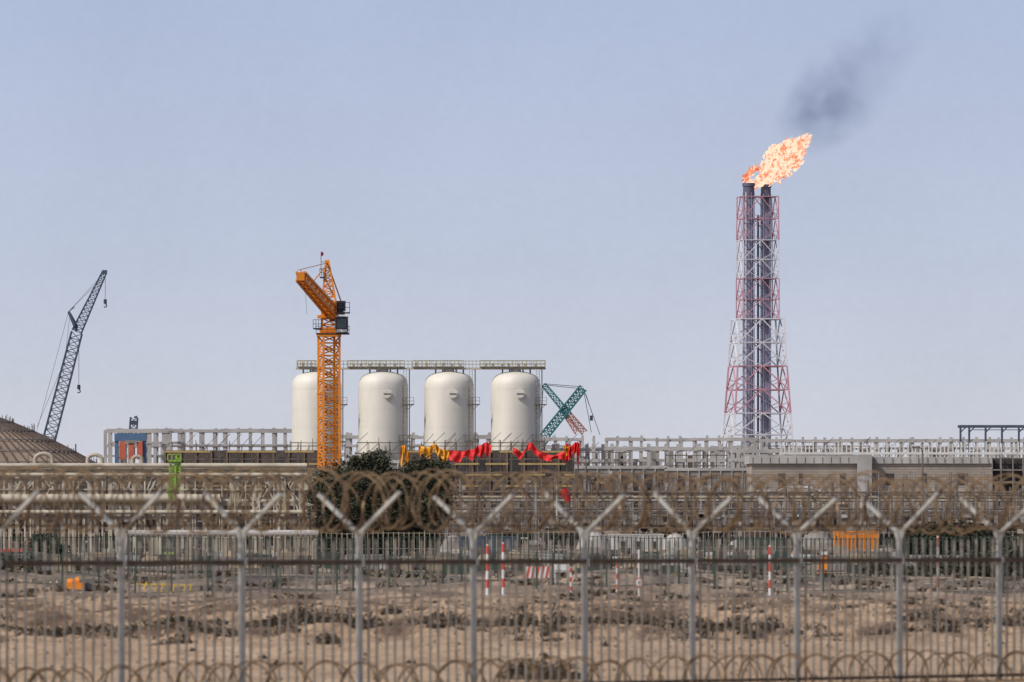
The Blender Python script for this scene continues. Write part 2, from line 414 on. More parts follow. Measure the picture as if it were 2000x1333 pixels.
for a in range(890,2080,46):
    for d in (0,4): f.beam((PX(a,D)+d*.05,D+d,0),(PX(a,D)+d*.05,D+d,PZ(948+8*math.sin(a*.01),D)),.22,1)
    f.beam((PX(a,D),D,PZ(962,D)),(PX(a,D),D+4,PZ(962,D)),.2,1)
    if random.random()<.5: f.beam((PX(a,D),D,PZ(1010,D)),(PX(a+46,D),D,PZ(965,D)),.1,1)
for py,r,dy,mm in ((962,.12,0,1),(972,.2,1,0),(978,.14,2.5,2),(994,.12,0,1),(1001,.24,1.5,2),(1008,.12,.6,0)):
    f.tube((PX(885,D),D+dy,PZ(py,D)),(PX(2090,D),D+dy,PZ(py,D)),r,mm,10)
f.make("pipe_rack",[M_creamd,M_scaf,M_scafl],True)
# dome roof at far left
D=1150; f=B(); cx=PX(-75,D); R=22; n=48; zt=PZ(800,D); ze=PZ(905,D)
prof=[]
for i in range(13):
    t=i/12; prof.append((R*t*.78 if i else .05,zt-(zt-ze)*(t**1.35)))
prof=prof[::-1]; prof=[(prof[0][0],0)]+prof
f.revolve(cx,D+R,prof,0,72)
for i in range(72):
    t=2*math.pi*i/72
    for (r1,z1),(r2,z2) in zip(prof[1:],prof[2:]):
        f.beam((cx+r1*math.cos(t),D+R+r1*math.sin(t),z1+.1),(cx+r2*math.cos(t),D+R+r2*math.sin(t),z2+.1),.2,1)
for r1,z1 in prof[1:-1:2]:
    for i in range(72):
        t=2*math.pi*i/72;u=2*math.pi*(i+1)/72
        f.beam((cx+r1*math.cos(t),D+R+r1*math.sin(t),z1+.25),(cx+r1*math.cos(u),D+R+r1*math.sin(u),z1+.25),.14,2)
        if i%2==0:
            a_=(cx+r1*math.cos(t),D+R+r1*math.sin(t)); f.beam((*a_,z1),(*a_,z1+random.uniform(.6,1.3)),.09,1)
f.make("storage_tank_dome",[M_dome,M_brown,M_scafl])
# ---------------------------------------------------------------- lattice boom cranes
D=1600
def q(px,py,dy=0): return Vector((PX(px,D),D+dy,PZ(py,D)))
f=B()
f.lattice(q(84,905),q(150,650),2.3,2.0,20,.26,.14,0)
f.lattice(q(60,1000),q(84,905),1.6,2.3,6,.26,.14,0)
f.lattice(q(150,648),q(204,532),1.8,.8,14,.21,.12,0)
f.beam(q(150,648),q(134,609),.5,0); f.beam(q(134,609),q(146,600),.15,0);f.beam(q(152,640),q(136,612,1),.3,0)
f.box(q(204,532).x-.4,q(204,532).x+.5,D-.5,D+.5,q(0,536).z,q(0,528).z,0)
for a,c in (((134,609),(203,534)),((134,609),(70,850)),((137,612),(120,760)),((128,700),(72,835)),((134,609),(204,540))): f.beam(q(*a),q(*c),.06,1)
for (a,t,bt) in ((205.5,532,585),(154,665,752)):
    f.beam(q(a,t),q(a,bt),.08,1); f.tube(q(a,bt),q(a,bt+9),.3,1,10); 
    pts=[q(a,bt+9)+Vector((.28*math.sin(t_),0,-.35+.28*math.cos(t_))) for t_ in [j*.6 for j in range(8)]]
    f.path(pts,.12,1,6)
x=PX(62,D); f.box(x-4,x+3,D-2,D+2,1.2,4,1); f.box(x-3.8,x+3.8,D-2.8,D-1.6,0,1.3,1); f.box(x-3.8,x+3.8,D+1.6,D+2.8,0,1.3,1)
f.make("crawler_crane",[M_navy,M_black])
D=1750; f=B()
f.lattice(q(1068,846),q(1139,758),1.7,1.5,14,.36,.2,0)
f.lattice(q(1040,900),q(1068,846),1.7,1.7,6,.36,.2,0)
f.lattice(q(1062,752),q(1112,812),.9,1.2,9,.28,.15,0); f.lattice(q(1112,812),q(1142,846),1.2,1.2,6,.28,.15,1)
f.lattice(q(1098,800),q(1128,846),.8,1.0,6,.24,.14,1)
for a,c in (((1062,750),(1139,756)),((1139,758),(1172,850)),((1139,758),(1155,845)),((1062,752),(1139,760)),((1144,770),(1158,812)),((1062,750),(1052,850))): f.beam(q(*a),q(*c),.12,2)
f.box(q(1152,0).x,q(1158,0).x,D-.3,D+.3,q(0,822).z,q(0,812).z,2)
x=PX(1040,D); f.box(x-3,x+5,D-2,D+2,1.2,5,1); f.box(x-4,x+6,D-3,D+3,0,1.2,2)
f.make("crawler_crane",[M_teal,M_salm,M_black])
D=1700; f=B()
f.lattice(q(258,870),q(262,816),1.4,1.4,5,.3,.15,0); f.box(q(253,0).x,q(268,0).x,D-.8,D+.8,q(0,830).z,q(0,822).z,0); f.beam(q(262,816),q(268,814),.4,0)
f.beam(q(258,1070),q(258,870),1.2,0)
f.make("crane_mast",[M_navy])
# ---------------------------------------------------------------- orange tower crane
D=1200; f=B(); cx=642.5
f.lattice(q(cx,1075),q(cx,658),2.35,2.35,34,.32,.16,0,side=(1,.35,0))
z=q(0,658).z; x=q(cx,0).x
f.box(x-1.7,x+1.7,D-1.7,D+1.7,z,z+.5,0); f.box(x-1.3,x+1.3,D-1.3,D+1.3,z+.5,z+1.3,0)
f.lattice(q(cx,645),q(cx,590),2.0,1.9,5,.28,.16,0)
f.lattice(q(cx,590),q(639,508),1.9,.35,8,.24,.13,0)
f.box(x-1.6,x+1.4,D-1.4,D+1.4,z+2.6,z+3.0,0)
jb=q(645,606,-1)
jt=Vector((PX(587,1166),1166,PZ(540,1166)))
f.lattice(jb,jt,1.3,1.1,16,.3,.2,0)
f.box(jt.x-.55,jt.x+.55,jt.y-.8,jt.y+.6,jt.z-.6,jt.z+.5,0)
f.beam(q(592,541,-30),q(639,514),.09,0); f.beam(q(612,565,-18),q(639,516),.12,0); f.beam(jt,jt+Vector((.1,0,.8)),.2,0)
f.beam(q(639,512),q(668,597,6),.14,0); f.beam(q(636,545),q(660,598,4),.12,0)
f.box(x-.2,x+2.0,D-1,D+12,q(0,611).z,q(0,607).z,1)
f.box(x+1.0,x+2.3,D+.2,D+2.5,q(0,607).z,q(0,588).z,1)
f.box(x-.1,x+1.0,D+7,D+11,q(0,625).z,q(0,600).z,1)
def rail(xa,xb,ya,yb,zl,h):
    for zz in (zl,zl+h*.5,zl+h):
        f.beam((xa,ya,zz),(xb,ya,zz),.07,1); f.beam((xb,ya,zz),(xb,yb,zz),.07,1)
    for i in range(4):
        u=xa+(xb-xa)*i/3; f.beam((u,ya,zl),(u,ya,zl+h),.07,1)
    f.box(xa,xb,ya,yb,zl-.12,zl,1)
rail(q(655,0).x,q(683,0).x,D-1.2,D+1.2,q(0,611).z,1.4)
rail(q(612,0).x,q(628,0).x,D-1.4,D+1,q(0,642).z,1.2)
rail(q(625,0).x,q(636,0).x,D-1,D+1,q(0,542).z,1.2)
rail(q(618,0).x,q(682,0).x,D-1.8,D+1.5,q(0,652).z,1.0)
ca,cb=q(657,0).x,q(680,0).x; z0,z1=q(0,652).z,q(0,620).z
f.box(ca,cb,D-2.4,D-.7,z0,z1,1); f.box(ca+.2,cb-.2,D-2.44,D-2.38,z0+.7,z1-.3,2); f.box(cb-.03,cb+.03,D-2.2,D-.9,z0+.6,z1-.3,2); f.box(ca-.1,cb+.1,D-2.5,D-.6,z1,z1+.12,3)
f.box(ca+.1,cb-.1,D-2.46,D-2.4,z0+.15,z0+.55,3)
f.beam(q(639,512),q(627,512),.08,1); f.beam(q(627,530),q(627,492),.08,1)
f.face([q(627,493),q(631,492,.3),q(632,499,.2),q(627,501)],4)
f.beam(q(603,570,-20),q(606,622,-20),.04,1)
for i in range(20): f.beam((x-.3,D-.9,z-13+i*.6),(x+.3,D-.9,z-13+i*.6),.06,1)
f.make("tower_crane",[M_orange,M_black,M_glass,M_white,M_red])
# ---------------------------------------------------------------- silos
D=1500; s_=D/F
for cx in (618.5,748.5,877,1007.5):
    f=B(); x=PX(cx,D)
    prof=[(48.5,0)]+[(48.5,y_) for y_ in (868,800,760)]+[(48.2,752),(46.8,745),(43.5,738.5),(38,733.5),(30,730),(20,727.5),(10,726),(.2,725.6)]
    prof=[(r*s_,0 if y_==0 else PZ(y_,D)) for r,y_ in prof]
    f.revolve(x,D,prof,0,64)
    for y_ in (760,800,835): 
        f.tube((x,D,PZ(y_,D)-.03),(x,D,PZ(y_,D)+.03),48.5*s_+.02,0,64,cap=False)
    f.tube((x+.75,D-4.1,PZ(770,D)),(x+.75,D-4.75,PZ(770,D)),.72,0,28); f.tube((x+.75,D-4.6,PZ(770,D)),(x+.75,D-4.7,PZ(770,D)),.84,0,28)
    f.beam((x+.1,D-4.82,PZ(770,D)),(x+1.4,D-4.82,PZ(770,D)),.12,2)
    f.tube((x,D,PZ(727,D)),(x,D,PZ(716,D)),.9,0,20)
    for a in (-26,-12,14,28):
        f.tube((x+a*s_,D-.5,PZ(731,D)),(x+a*s_,D-.5,PZ(720,D)),.14,1,8)
    lx=x+43*s_; ly=D-2.6
    for u in (-.28,.28): f.beam((lx+u,ly,PZ(900,D)),(lx+u,ly,PZ(722,D)),.08,1)
    for i in range(36): f.beam((lx-.28,ly,PZ(895-i*4.8,D)),(lx+.28,ly,PZ(895-i*4.8,D)),.05,1)
    for i in range(14):
        zz=PZ(860-i*9,D); pts=[(lx+.45*math.cos(t),ly-.1-.6*math.sin(t),zz) for t in (0,.8,1.6,2.4,3.14)]
        f.path(pts,.03,1,4)
    for py in (790,):
        f.box(x+38*s_,x+60*s_,D-3.2,D+2,PZ(py,D)-.15,PZ(py,D),2)
        for u in (45,52,60):
            f.beam((x+u*s_,D-3.2,PZ(py,D)),(x+u*s_,D-3.2,PZ(py-13,D)),.07,2)
        for v in (6,13): f.beam((x+40*s_,D-3.2,PZ(py-v,D)),(x+60*s_,D-3.2,PZ(py-v,D)),.07,2)
        f.beam((x+47*s_,D-3.2,PZ(py+12,D)),(x+59*s_,D-3.2,PZ(py,D)),.1,2)
    f.box(x+30*s_,x+58*s_,D-3.4,D-1,PZ(862,D)-.15,PZ(862,D),2)
    for u in (32,40,48,57): f.beam((x+u*s_,D-3.4,PZ(862,D)),(x+u*s_,D-3.4,PZ(850,D)),.07,2)
    f.beam((x+32*s_,D-3.4,PZ(851,D)),(x+57*s_,D-3.4,PZ(851,D)),.07,2)
    f.tube((x+51*s_,D+.5,PZ(880,D)),(x+51*s_,D+.5,PZ(722,D)),.09,1,6)
    f.scaffold(x-50*s_,x+56*s_,D-6.4,D-5.2,0,PZ(866,D),1.6,1.8,.1,2,2,.3)
    f.make("storage_silo",[M_silo,M_scafl,M_scaf],True)
f=B()
f.box(PX(578,D),PX(1066,D),D-1,D+1,PZ(722,D),PZ(718.5,D),0)
for dy in (-1,1):
    for zz in (712,705.5): f.beam((PX(580,D),D+dy,PZ(zz,D)),(PX(1066,D),D+dy,PZ(zz,D)),.07,1)
    for i in range(0,70): f.beam((PX(580+i*7,D),D+dy,PZ(719,D)),(PX(580+i*7,D),D+dy,PZ(705,D)),.07,1)
for a,c in ((680,790),(806,906),(938,1065),(582,618)):
    f.box(PX(a,D),PX(c,D),D-2.2,D+2.2,PZ(718,D),PZ(716,D),2)
    for zz in (711,705): f.beam((PX(a,D),D-2.2,PZ(zz,D)),(PX(c,D),D-2.2,PZ(zz,D)),.1,1)
    n=int((c-a)/9)
    for i in range(n+1):
        u=a+(c-a)*i/n; f.beam((PX(u,D),D-2.2,PZ(718,D)),(PX(u,D),D-2.2,PZ(705,D)),.11,1)
    for i in range(int((c-a)/16)):
        u=a+8+i*16+random.uniform(-3,3); f.box(PX(u,D),PX(u+5,D),D-1,D,PZ(716,D),PZ(716-random.uniform(3,8),D),2)
f.make("silo_gangway",[M_cream,mat("rail_yellow",(.42,.38,.22),.6),M_scafl])
# ---------------------------------------------------------------- precast concrete racks
def conc_rack(name,D,x0,x1,ytop,ylev,sp,colw,over,rows=2,dep=8,jig=.0,miss=.15):
    f=B(); s=D/F; n=int((x1-x0)/sp)
    for d in [dep*r_ for r_ in range(rows)]:
        for i in range(n+1):
            a=x0+(x1-x0)*i/n+random.uniform(-jig,jig)*sp; x=PX(a,D)+d*.3
            t=ytop-over*random.choice((0,1,1,.4))
            f.box(x-colw*s/2,x+colw*s/2,D+d,D+d+colw*s,0,PZ(t,D),0)
        for lv,th in ylev:
            nseg=max(1,n//3)
            for j in range(nseg):
                if random.random()<miss: continue
                xa=PX(x0+(x1-x0)*j/nseg,D)+d*.3; xb=PX(x0+(x1-x0)*(j+1)/nseg,D)+d*.3
                f.box(xa,xb-.02,D+d-.15,D+d+colw*s*.8,PZ(lv+th+random.choice((0,0,1)),D),PZ(lv+random.choice((0,0,1)),D),0)
    for lv,th in ylev:
        for i in range(n+1):
            a=x0+(x1-x0)*i/n; x=PX(a,D); f.box(x-colw*s*.35,x+colw*s*.35,D+colw*s,D+dep*(rows-1),PZ(lv+th,D),PZ(lv+1,D),0)
    f.make(name,[M_conc])
conc_rack("precast_concrete_rack",1620,208,580,843,((838,7),(868,5),(888,5)),23,6,7,jig=.15)
conc_rack("precast_concrete_rack",1600,215,330,842,((840,5),(862,5)),32,8,4)
conc_rack("precast_concrete_rack",1600,655,980,850,((850,7),(868,5),(888,5)),24,6,5,jig=.15)
conc_rack("precast_concrete_rack",1650,1035,1480,858,((855,6),(873,4)),24,5,7,jig=.2)
conc_rack("precast_concrete_rack",1500,1050,1440,872,((874,6),(896,6)),34,7,5,jig=.15,miss=.25)
conc_rack("precast_concrete_rack",1700,1470,2080,860,((858,6),(874,4)),24,5,6,jig=.2,miss=.2)
conc_rack("precast_concrete_rack",1480,1430,1530,878,((878,6),(894,6)),30,7,5,jig=.1)
f=B(); D=1715
for i in range(60):
    a=1000+i*18+random.uniform(-6,6); f.box(PX(a,D),PX(a+random.uniform(6,20),D),D+15,D+18,0,PZ(random.uniform(868,900),D),random.choice((0,0,1,1,2)))
f.make("formwork_deck",[M_brown,M_concd,M_conc])
for a,c,t,D in ((1090,1230,884,1440),(1300,1420,890,1440),(1500,1700,872,1600),(1720,1900,876,1600)):
    f=B(); f.scaffold(PX(a,D),PX(c,D),D-2,D+1,0,PZ(t,D),1.6,1.7,.11,0,1,.35); f.make("construction_scaffolding",[M_scaf,M_plank])
# gate hoist
D=1450; f=B()
f.box(PX(224,D),PX(286,D),D-1,D+1,PZ(862,D),PZ(847,D),0)
for a in (228,282): f.box(PX(a,D)-.3,PX(a,D)+.3,D-.8,D+.8,0,PZ(862,D),0)
for a in (234,252,268): f.box(PX(a,D),PX(a+11,D),D-1.4,D-.9,PZ(898,D),PZ(863,D),1)
f.box(PX(246,D),PX(268,D),D-1.6,D-1.45,PZ(866,D),PZ(860,D),2)
f.make("gate_hoist",[M_blue,mat("faded_red",(.58,.13,.07),.7),M_concd])
# ---------------------------------------------------------------- flare tower
D=3000; f=B(); s=D/F; cx=PX(1480,D)
def level(py,hw,rot=.16):
    z=PZ(py,D) if py<1056 else 0; out=[]
    w=hw*s/(math.cos(rot)+math.sin(rot))
    for sx,sy in ((-1,-1),(1,-1),(1,1),(-1,1)):
        out.append(Vector((cx+w*(sx*math.cos(rot)-sy*math.sin(rot)),D+w*(sx*math.sin(rot)+sy*math.cos(rot)),z)))
    return out
lv=[(1070,80,1),(960,73,1),(905,69,0),(850,66,1),(808,63,1),(762,59.5,0),(716,56,0),(670,53,1),(624,50.5,1)]
up=[(624,41,0),(586,41,0),(545,41,1),(508,40.5,1),(470,40.5,0),(428,40,0),(385,39.5,0)]
def band(y): 
    return 1 if (y>808 or 624<y<716 or 470<y<545) else 0
def towersec(lst,ch,br):
    for (a,wa,_),(c,wc,_) in zip(lst,lst[1:]):
        A=level(a,wa);C=level(c,wc); m=band((a+c)/2)
        for i in range(4):
            j=(i+1)%4
            f.beam(A[i],C[i],ch,m); f.beam(C[i],C[j],br,m)
            mid=(C[i]+C[j])/2; mb=(A[i]+A[j])/2
            f.beam(A[i],mid,br,m); f.beam(A[j],mid,br,m)
            f.beam(mb,(A[i]+C[i])/2,br*.6,m) ; f.beam(mb,(A[j]+C[j])/2,br*.6,m)
        f.beam((C[0]+C[1])/2,(C[2]+C[3])/2,br*.7,m); f.beam((C[1]+C[2])/2,(C[3]+C[0])/2,br*.7,m)
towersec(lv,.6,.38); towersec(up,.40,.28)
def stack(px,dy,r,ytop):
    x=PX(px,D); zt=PZ(ytop,D); z=0
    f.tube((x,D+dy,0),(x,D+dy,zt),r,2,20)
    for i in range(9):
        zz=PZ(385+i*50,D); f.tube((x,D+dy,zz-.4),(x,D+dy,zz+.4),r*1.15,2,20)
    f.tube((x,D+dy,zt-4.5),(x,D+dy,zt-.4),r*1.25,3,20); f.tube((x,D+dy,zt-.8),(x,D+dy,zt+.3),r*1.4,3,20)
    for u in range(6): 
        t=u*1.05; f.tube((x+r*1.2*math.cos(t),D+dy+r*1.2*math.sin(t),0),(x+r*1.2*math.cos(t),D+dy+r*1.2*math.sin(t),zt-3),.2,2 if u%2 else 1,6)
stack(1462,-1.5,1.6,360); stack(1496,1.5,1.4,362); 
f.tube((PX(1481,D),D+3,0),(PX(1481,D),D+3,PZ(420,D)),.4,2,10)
for py in (385,470,545,624,716,808):
    w=(44 if py<624 else 54)*s*.8
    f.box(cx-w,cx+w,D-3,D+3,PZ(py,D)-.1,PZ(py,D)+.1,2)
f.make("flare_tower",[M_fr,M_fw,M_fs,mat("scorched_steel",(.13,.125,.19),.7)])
# flame
f=B()
path=[(1470,365,7),(1480,359,10),(1491,349,13),(1502,338,18),(1511,326,26),(1520,314,32),(1532,306,32),(1546,297,26),(1557,287,19),(1567,278,13),(1576,270,8)]
def fl(px,py,r,n,cr=1):
    for _ in range(n):
        d=Vector((random.gauss(0,1),random.gauss(0,1),random.gauss(0,1))).normalized()*random.random()**.40
        w=noise.noise(Vector((px*.09+d.x*2.4,py*.09+d.z*2.4,2.0)))
        if w<-.22: continue
        p=Vector((PX(px,D)+d.x*r*s,D+d.y*r*s,PZ(py,D)+d.z*r*s*.98))
        sz=random.uniform(.2,.85)
        u=Vector((random.uniform(-.2,1),random.uniform(-1,1),random.uniform(-.1,1))).normalized()*sz*1.7
        v=u.cross(Vector((random.uniform(-1,1),random.uniform(-1,1),random.uniform(-1,1)))).normalized()*sz*.7
        rr=d.length*random.uniform(.75,1.1)+w*.5
        z_=random.random()
        mm=0 if rr>.82 or z_<.34 else (1 if rr>.5 or z_<.6 else 2)
        f.face([p-u,p-u*.2+v*1.1,p+u*1.3,p+u*.1-v],mm if cr else random.choice((0,1,1,2)))
for (a,c,r) in path: fl(a,c,r,int(30+r*r*.95))
for _ in range(95):
    t=random.random(); px=1490+t*88; py=352-t*78
    o=random.choice((-1,1))*random.uniform(14,34)*math.sin(math.pi*min(1,t*.9+.12)); fl(px+o*.65,py+o*.75,random.uniform(1.5,4.5),7)
fl(1459,352,7,60,0); fl(1455,345,6,30,0); fl(1466,338,8,60,0); fl(1474,331,6,40,0); fl(1489,352,6,60); fl(1468,362,7,70)
f.make("gas_flame",[emis("flame_cream",(1,.74,.54),1.15),emis("flame_orange",(1,.34,.18),1.0),emis("flame_red",(.82,.17,.09),1.0)])
# smoke volume
import bmesh
bm=bmesh.new(); bmesh.ops.create_icosphere(bm,subdivisions=3,radius=1)
me=bpy.data.meshes.new("smoke_plume"); bm.to_mesh(me); bm.free()
o=bpy.data.objects.new("smoke_plume",me); sc.collection.objects.link(o)
a=Vector((PX(1520,D),D,PZ(300,D))); c=Vector((PX(1800,D),D,PZ(15,D)))
o.location=(a+c)/2; dd=c-a; o.rotation_euler=(0,-math.atan2(dd.z,dd.x),0); o.scale=(dd.length/2*1.05,15,17)
m=bpy.data.materials.new("smoke"); m.use_nodes=True; nt=m.node_tree; nt.nodes.remove(nt.nodes["Principled BSDF"]);N=nt.nodes;L=nt.links
tc=N.new("ShaderNodeTexCoord")
ab=N.new("ShaderNodeVolumeAbsorption"); ab.inputs[0].default_value=(.30,.37,.58,1); scn=N.new("ShaderNodeVolumeScatter"); scn.inputs[0].default_value=(.5,.55,.85,1)
ad=N.new("ShaderNodeAddShader"); L.new(ab.outputs[0],ad.inputs[0]); L.new(scn.outputs[0],ad.inputs[1]); L.new(ad.outputs[0],N["Material Output"].inputs["Volume"])
def math_(op,x,y=None):
    n=N.new("ShaderNodeMath"); n.operation=op
    for i,v in enumerate((x,y)):
        if v is None: continue
        if isinstance(v,(int,float)): n.inputs[i].default_value=v
        else: L.new(v,n.inputs[i])
    return n.outputs[0]
ln=N.new("ShaderNodeVectorMath"); ln.operation='LENGTH'; L.new(tc.outputs["Object"],ln.inputs[0])
fall=math_('MAXIMUM',math_('SUBTRACT',1.0,ln.outputs["Value"]),0.0)
mp=N.new("ShaderNodeMapping"); mp.inputs["Scale"].default_value=(3.8,1.9,1.9); L.new(tc.outputs["Object"],mp.inputs[0])
n=N.new("ShaderNodeTexNoise"); n.inputs["Scale"].default_value=1.0; n.inputs["Detail"].default_value=5; L.new(mp.outputs[0],n.inputs["Vector"])
nn=math_('MAXIMUM',math_('SUBTRACT',n.outputs["Fac"],.33),0.0)
sp=N.new("ShaderNodeSeparateXYZ"); L.new(tc.outputs["Object"],sp.inputs[0])
g1=math_('SUBTRACT',sp.outputs[0],-.46); g2=math_('MULTIPLY',g1,g1); ge=math_('POWER',2.718,math_('MULTIPLY',g2,-9.0)); ge=math_('ADD',ge,.30)
dn=math_('MULTIPLY',math_('MULTIPLY',math_('MULTIPLY',fall,nn),ge),.34)
L.new(dn,ab.inputs["Density"]); L.new(math_('MULTIPLY',dn,.35),scn.inputs["Density"])
me.materials.append(m)
# ---------------------------------------------------------------- site buildings and scaffolding
def bldg(name,D,x0,x1,yt,dep,mats,bays=6,lev=2,par=True):
    f=B(); xa,xb=PX(x0,D),PX(x1,D); z=PZ(yt,D)
    f.box(xa,xb,D,D+dep,0,z,0)
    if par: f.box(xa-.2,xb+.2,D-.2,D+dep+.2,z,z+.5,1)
    for i in range(bays):
        u0=xa+(xb-xa)*(i+.18)/bays; u1=xa+(xb-xa)*(i+.82)/bays
        for j in range(lev):
            z0=z*(j+.25)/lev; z1=z*(j+.8)/lev
            if random.random()<.75: f.box(u0,u1,D-.06,D+.1,z0,z1,2)
        f.box(u0-(xb-xa)*.14/bays,u0-(xb-xa)*.05/bays,D-.25,D-.003,0,z-.01,1)
    f.make(name,mats)
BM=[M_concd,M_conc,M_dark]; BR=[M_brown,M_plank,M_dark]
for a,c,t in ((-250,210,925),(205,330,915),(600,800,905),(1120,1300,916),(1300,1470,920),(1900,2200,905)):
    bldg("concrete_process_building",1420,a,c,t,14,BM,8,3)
for a,c,t in ((320,622,880),(786,1122,880)):
    bldg("formwork_block",1320,a,c,t,14,BR,10,3,False)
    f=B(); D=1315
    f.scaffold(PX(a-4,D),PX(c+6,D),D-2.5,D-1,0,PZ(t-8,D),1.7,1.9,.10,0)
    for yy in (t+3,t+27,t+48,t+70): 
        u=a
        while u<c:
            w=random.uniform(30,110); f.box(PX(u,D),PX(min(c,u+w),D),D-2.8,D-2.65,PZ(yy,D)-.12,PZ(yy,D)+.14,2); u+=w+random.uniform(4,40)
    f.make("construction_scaffolding",[M_scaf,M_plank,mat("timber_yellow",(.50,.36,.14),.7)])
for (a,c,t,D) in ((620,900,930,1150),(880,1130,940,1120),(1125,1300,925,1180),(1290,1470,935,1150),(1110,1460,965,1000),(870,1120,985,980),(1460,1700,975,950),(1690,2080,980,960),(-100,330,948,1000),(320,640,950,980),(1180,1420,1000,880),(900,1180,1010,860),(1440,1760,1010,860),(1750,2080,1005,850)):
    f=B(); f.scaffold(PX(a,D),PX(c,D),D-2,D+1,0,PZ(t,D),random.uniform(1.1,1.7),random.uniform(1.1,1.7),.085,0,1,.4)
    xa,xb=PX(a,D),PX(c,D); x=xa
    while x<xb:
        w=random.uniform(1.2,5); h=PZ(t,D)*random.uniform(.45,.96)
        f.box(x,x+w,D+1.4+random.random(),D+4,0,h,random.choice((2,2,2,4,3,1)))
        if random.random()<.5: f.box(x+.3,x+w*.7,D+1.0,D+1.35,h*.3,h*.6,random.choice((2,3,5,4)))
        x+=w*random.uniform(.9,1.3)
    for _ in range(int((xb-xa)*2.2)):
        u=random.uniform(xa,xb); zz=random.uniform(1,PZ(t,D)); ww=random.uniform(.15,.9)
        f.box(u,u+ww,D-2.15,D-2.05,zz,zz+random.uniform(.1,.6),random.choice((1,5,5,4,3,6)))
    f.make("construction_scaffolding",[M_scaf,M_plank,M_brown,M_concd,M_block,M_scafl,M_conc])
f=B()
for _ in range(320):
    a=random.uniform(860,2050); D=random.uniform(900,1070); x=PX(a,D); zt=PZ(random.uniform(920,1000),D)
    for j in range(3): f.beam((x+j*.12,D,0),(x+j*.12+random.uniform(-.1,.1),D,zt),.05,random.choice((0,1)))
f.make("rebar_columns",[M_scaf,M_scafl])
# right hand block-wall building
D=1080; f=B(); s=D/F
xa,xb=PX(1467,D),PX(1990,D); z=PZ(890,D)
f.box(xa,PX(1938,D),D,D+20,0,PZ(906,D),0)
f.box(xa-.3,PX(1700,D),D-.4,D+20,PZ(906,D)+.01,z,1); f.box(PX(1700,D)+.01,PX(1938,D),D-.3,D+20,PZ(906,D)+.01,PZ(893,D),1)
f.box(PX(1674,D),PX(1702,D),D-1.6,D-.45,0,z+.1,1)
f.box(PX(1938,D)+.05,PX(2060,D),D+1,D+20,0,PZ(895,D),3)
for a in range(1470,1930,17): f.box(PX(a,D),PX(a,D)+.06,D-.44,D-.40,PZ(905,D),z-.25,3)
for a,w_ in ((1520,14),(1560,8),(1640,12),(1730,16),(1800,10),(1870,20)): f.box(PX(a,D),PX(a+w_,D),D-.05,D+.2,PZ(948,D),PZ(925,D),3)
for i in range(9): f.box(xa+.1,PX(1938,D)-.1,D-.03,D-.002,PZ(912+i*5,D)-.02,PZ(912+i*5,D)+.03,4)
f.make("block_wall_building",[M_block,M_conc,M_conc,M_dark,M_concd])
f=B(); f.scaffold(PX(1935,D),PX(2060,D),D-1.5,D+.5,0,PZ(895,D),1.3,1.4,.09,0)
f.make("construction_scaffolding",[M_scafl,M_plank])
f=B(); D=1130
for i in range(70):
    a=1525+i*8+random.uniform(-1,1); x=PX(a,D); t=random.uniform(861,870)
    f.beam((x,D,PZ(905,D)-2),(x,D,PZ(t,D)),.16,0)
    if i%6==0: f.beam((x,D,0),(x,D,PZ(905,D)),.4,0)
f.beam((PX(1525,D),D,PZ(886,D)),(PX(2080,D),D,PZ(886,D)),.3,0)
f.make("white_post_railing",[M_white])
D=1350; f=B()
f.beam((PX(1873,D),D,PZ(833,D)),(PX(2080,D),D,PZ(833,D)),.35,0,.4); f.beam((PX(1873,D),D+4,PZ(833,D)),(PX(2080,D),D+4,PZ(833,D)),.35,0,.4)
f.beam((PX(1900,D),D,PZ(840,D)),(PX(2080,D),D,PZ(840,D)),.12,0)
for a in (1876,1893,1925,1957,1990,2025,2060): 
    f.beam((PX(a,D),D,0),(PX(a,D),D,PZ(833,D)),.32,0)
    f.beam((PX(a,D),D,PZ(845,D)),(PX(a+11,D),D,PZ(834,D)),.18,0)
f.make("steel_gantry",[M_navy])
# tarps draped on the formwork
def tarp(name,pts,drop,D,m,seed):
    f=B(); n=60; rows=8; V=[]
    def top(t):
        u=t*(len(pts)-1); i=min(int(u),len(pts)-2); w=u-i; w=w*w*(3-2*w)
        return pts[i][0]+(pts[i+1][0]-pts[i][0])*(u-i), pts[i][1]+(pts[i+1][1]-pts[i][1])*w
    for j in range(rows+1):
        for i in range(n+1):
            a,bv=top(i/n); dr=drop*(.75+.9*noise.noise(Vector((i*.09,seed,0)))+.25*noise.noise(Vector((i*.4,seed,0))))
            py=bv+max(dr,drop*.25)*j/rows
            fold=.35*noise.noise(Vector((i*.2,j*.25,seed)))+.15*math.sin(i*.6+seed+j*.3)
            V.append((PX(a+fold*3,D),D-fold*1.2-.4,PZ(py,D)))
    for j in range(rows):
        for i in range(n):
            q0=j*(n+1)+i; f.f.append((q0,q0+1,q0+n+2,q0+n+1)); f.m.append(0)
    f.v=V; f.make(name,[m],True)
M_tarpy=mat("yellow_cloth",(.82,.36,.02),.7,0,.2,.6)
tarp("yellow_tarpaulin",[(782,872),(790,870),(796,882),(800,884)],36,1300,M_tarpy,1)
tarp("yellow_tarpaulin",[(818,871),(835,874),(850,867),(862,878),(877,880)],26,1301,M_tarpy,2)
tarp("red_tarpaulin",[(877,879),(900,882),(922,878),(938,870),(950,864),(960,870)],26,1299,M_red,3)
tarp("red_tarpaulin",[(1002,874),(1020,884),(1036,864),(1055,882),(1080,890),(1104,882)],18,1299,M_red,4)
tarp("red_tarpaulin",[(1104,866),(1115,872),(1124,864),(1134,866)],34,1298,M_red,5)
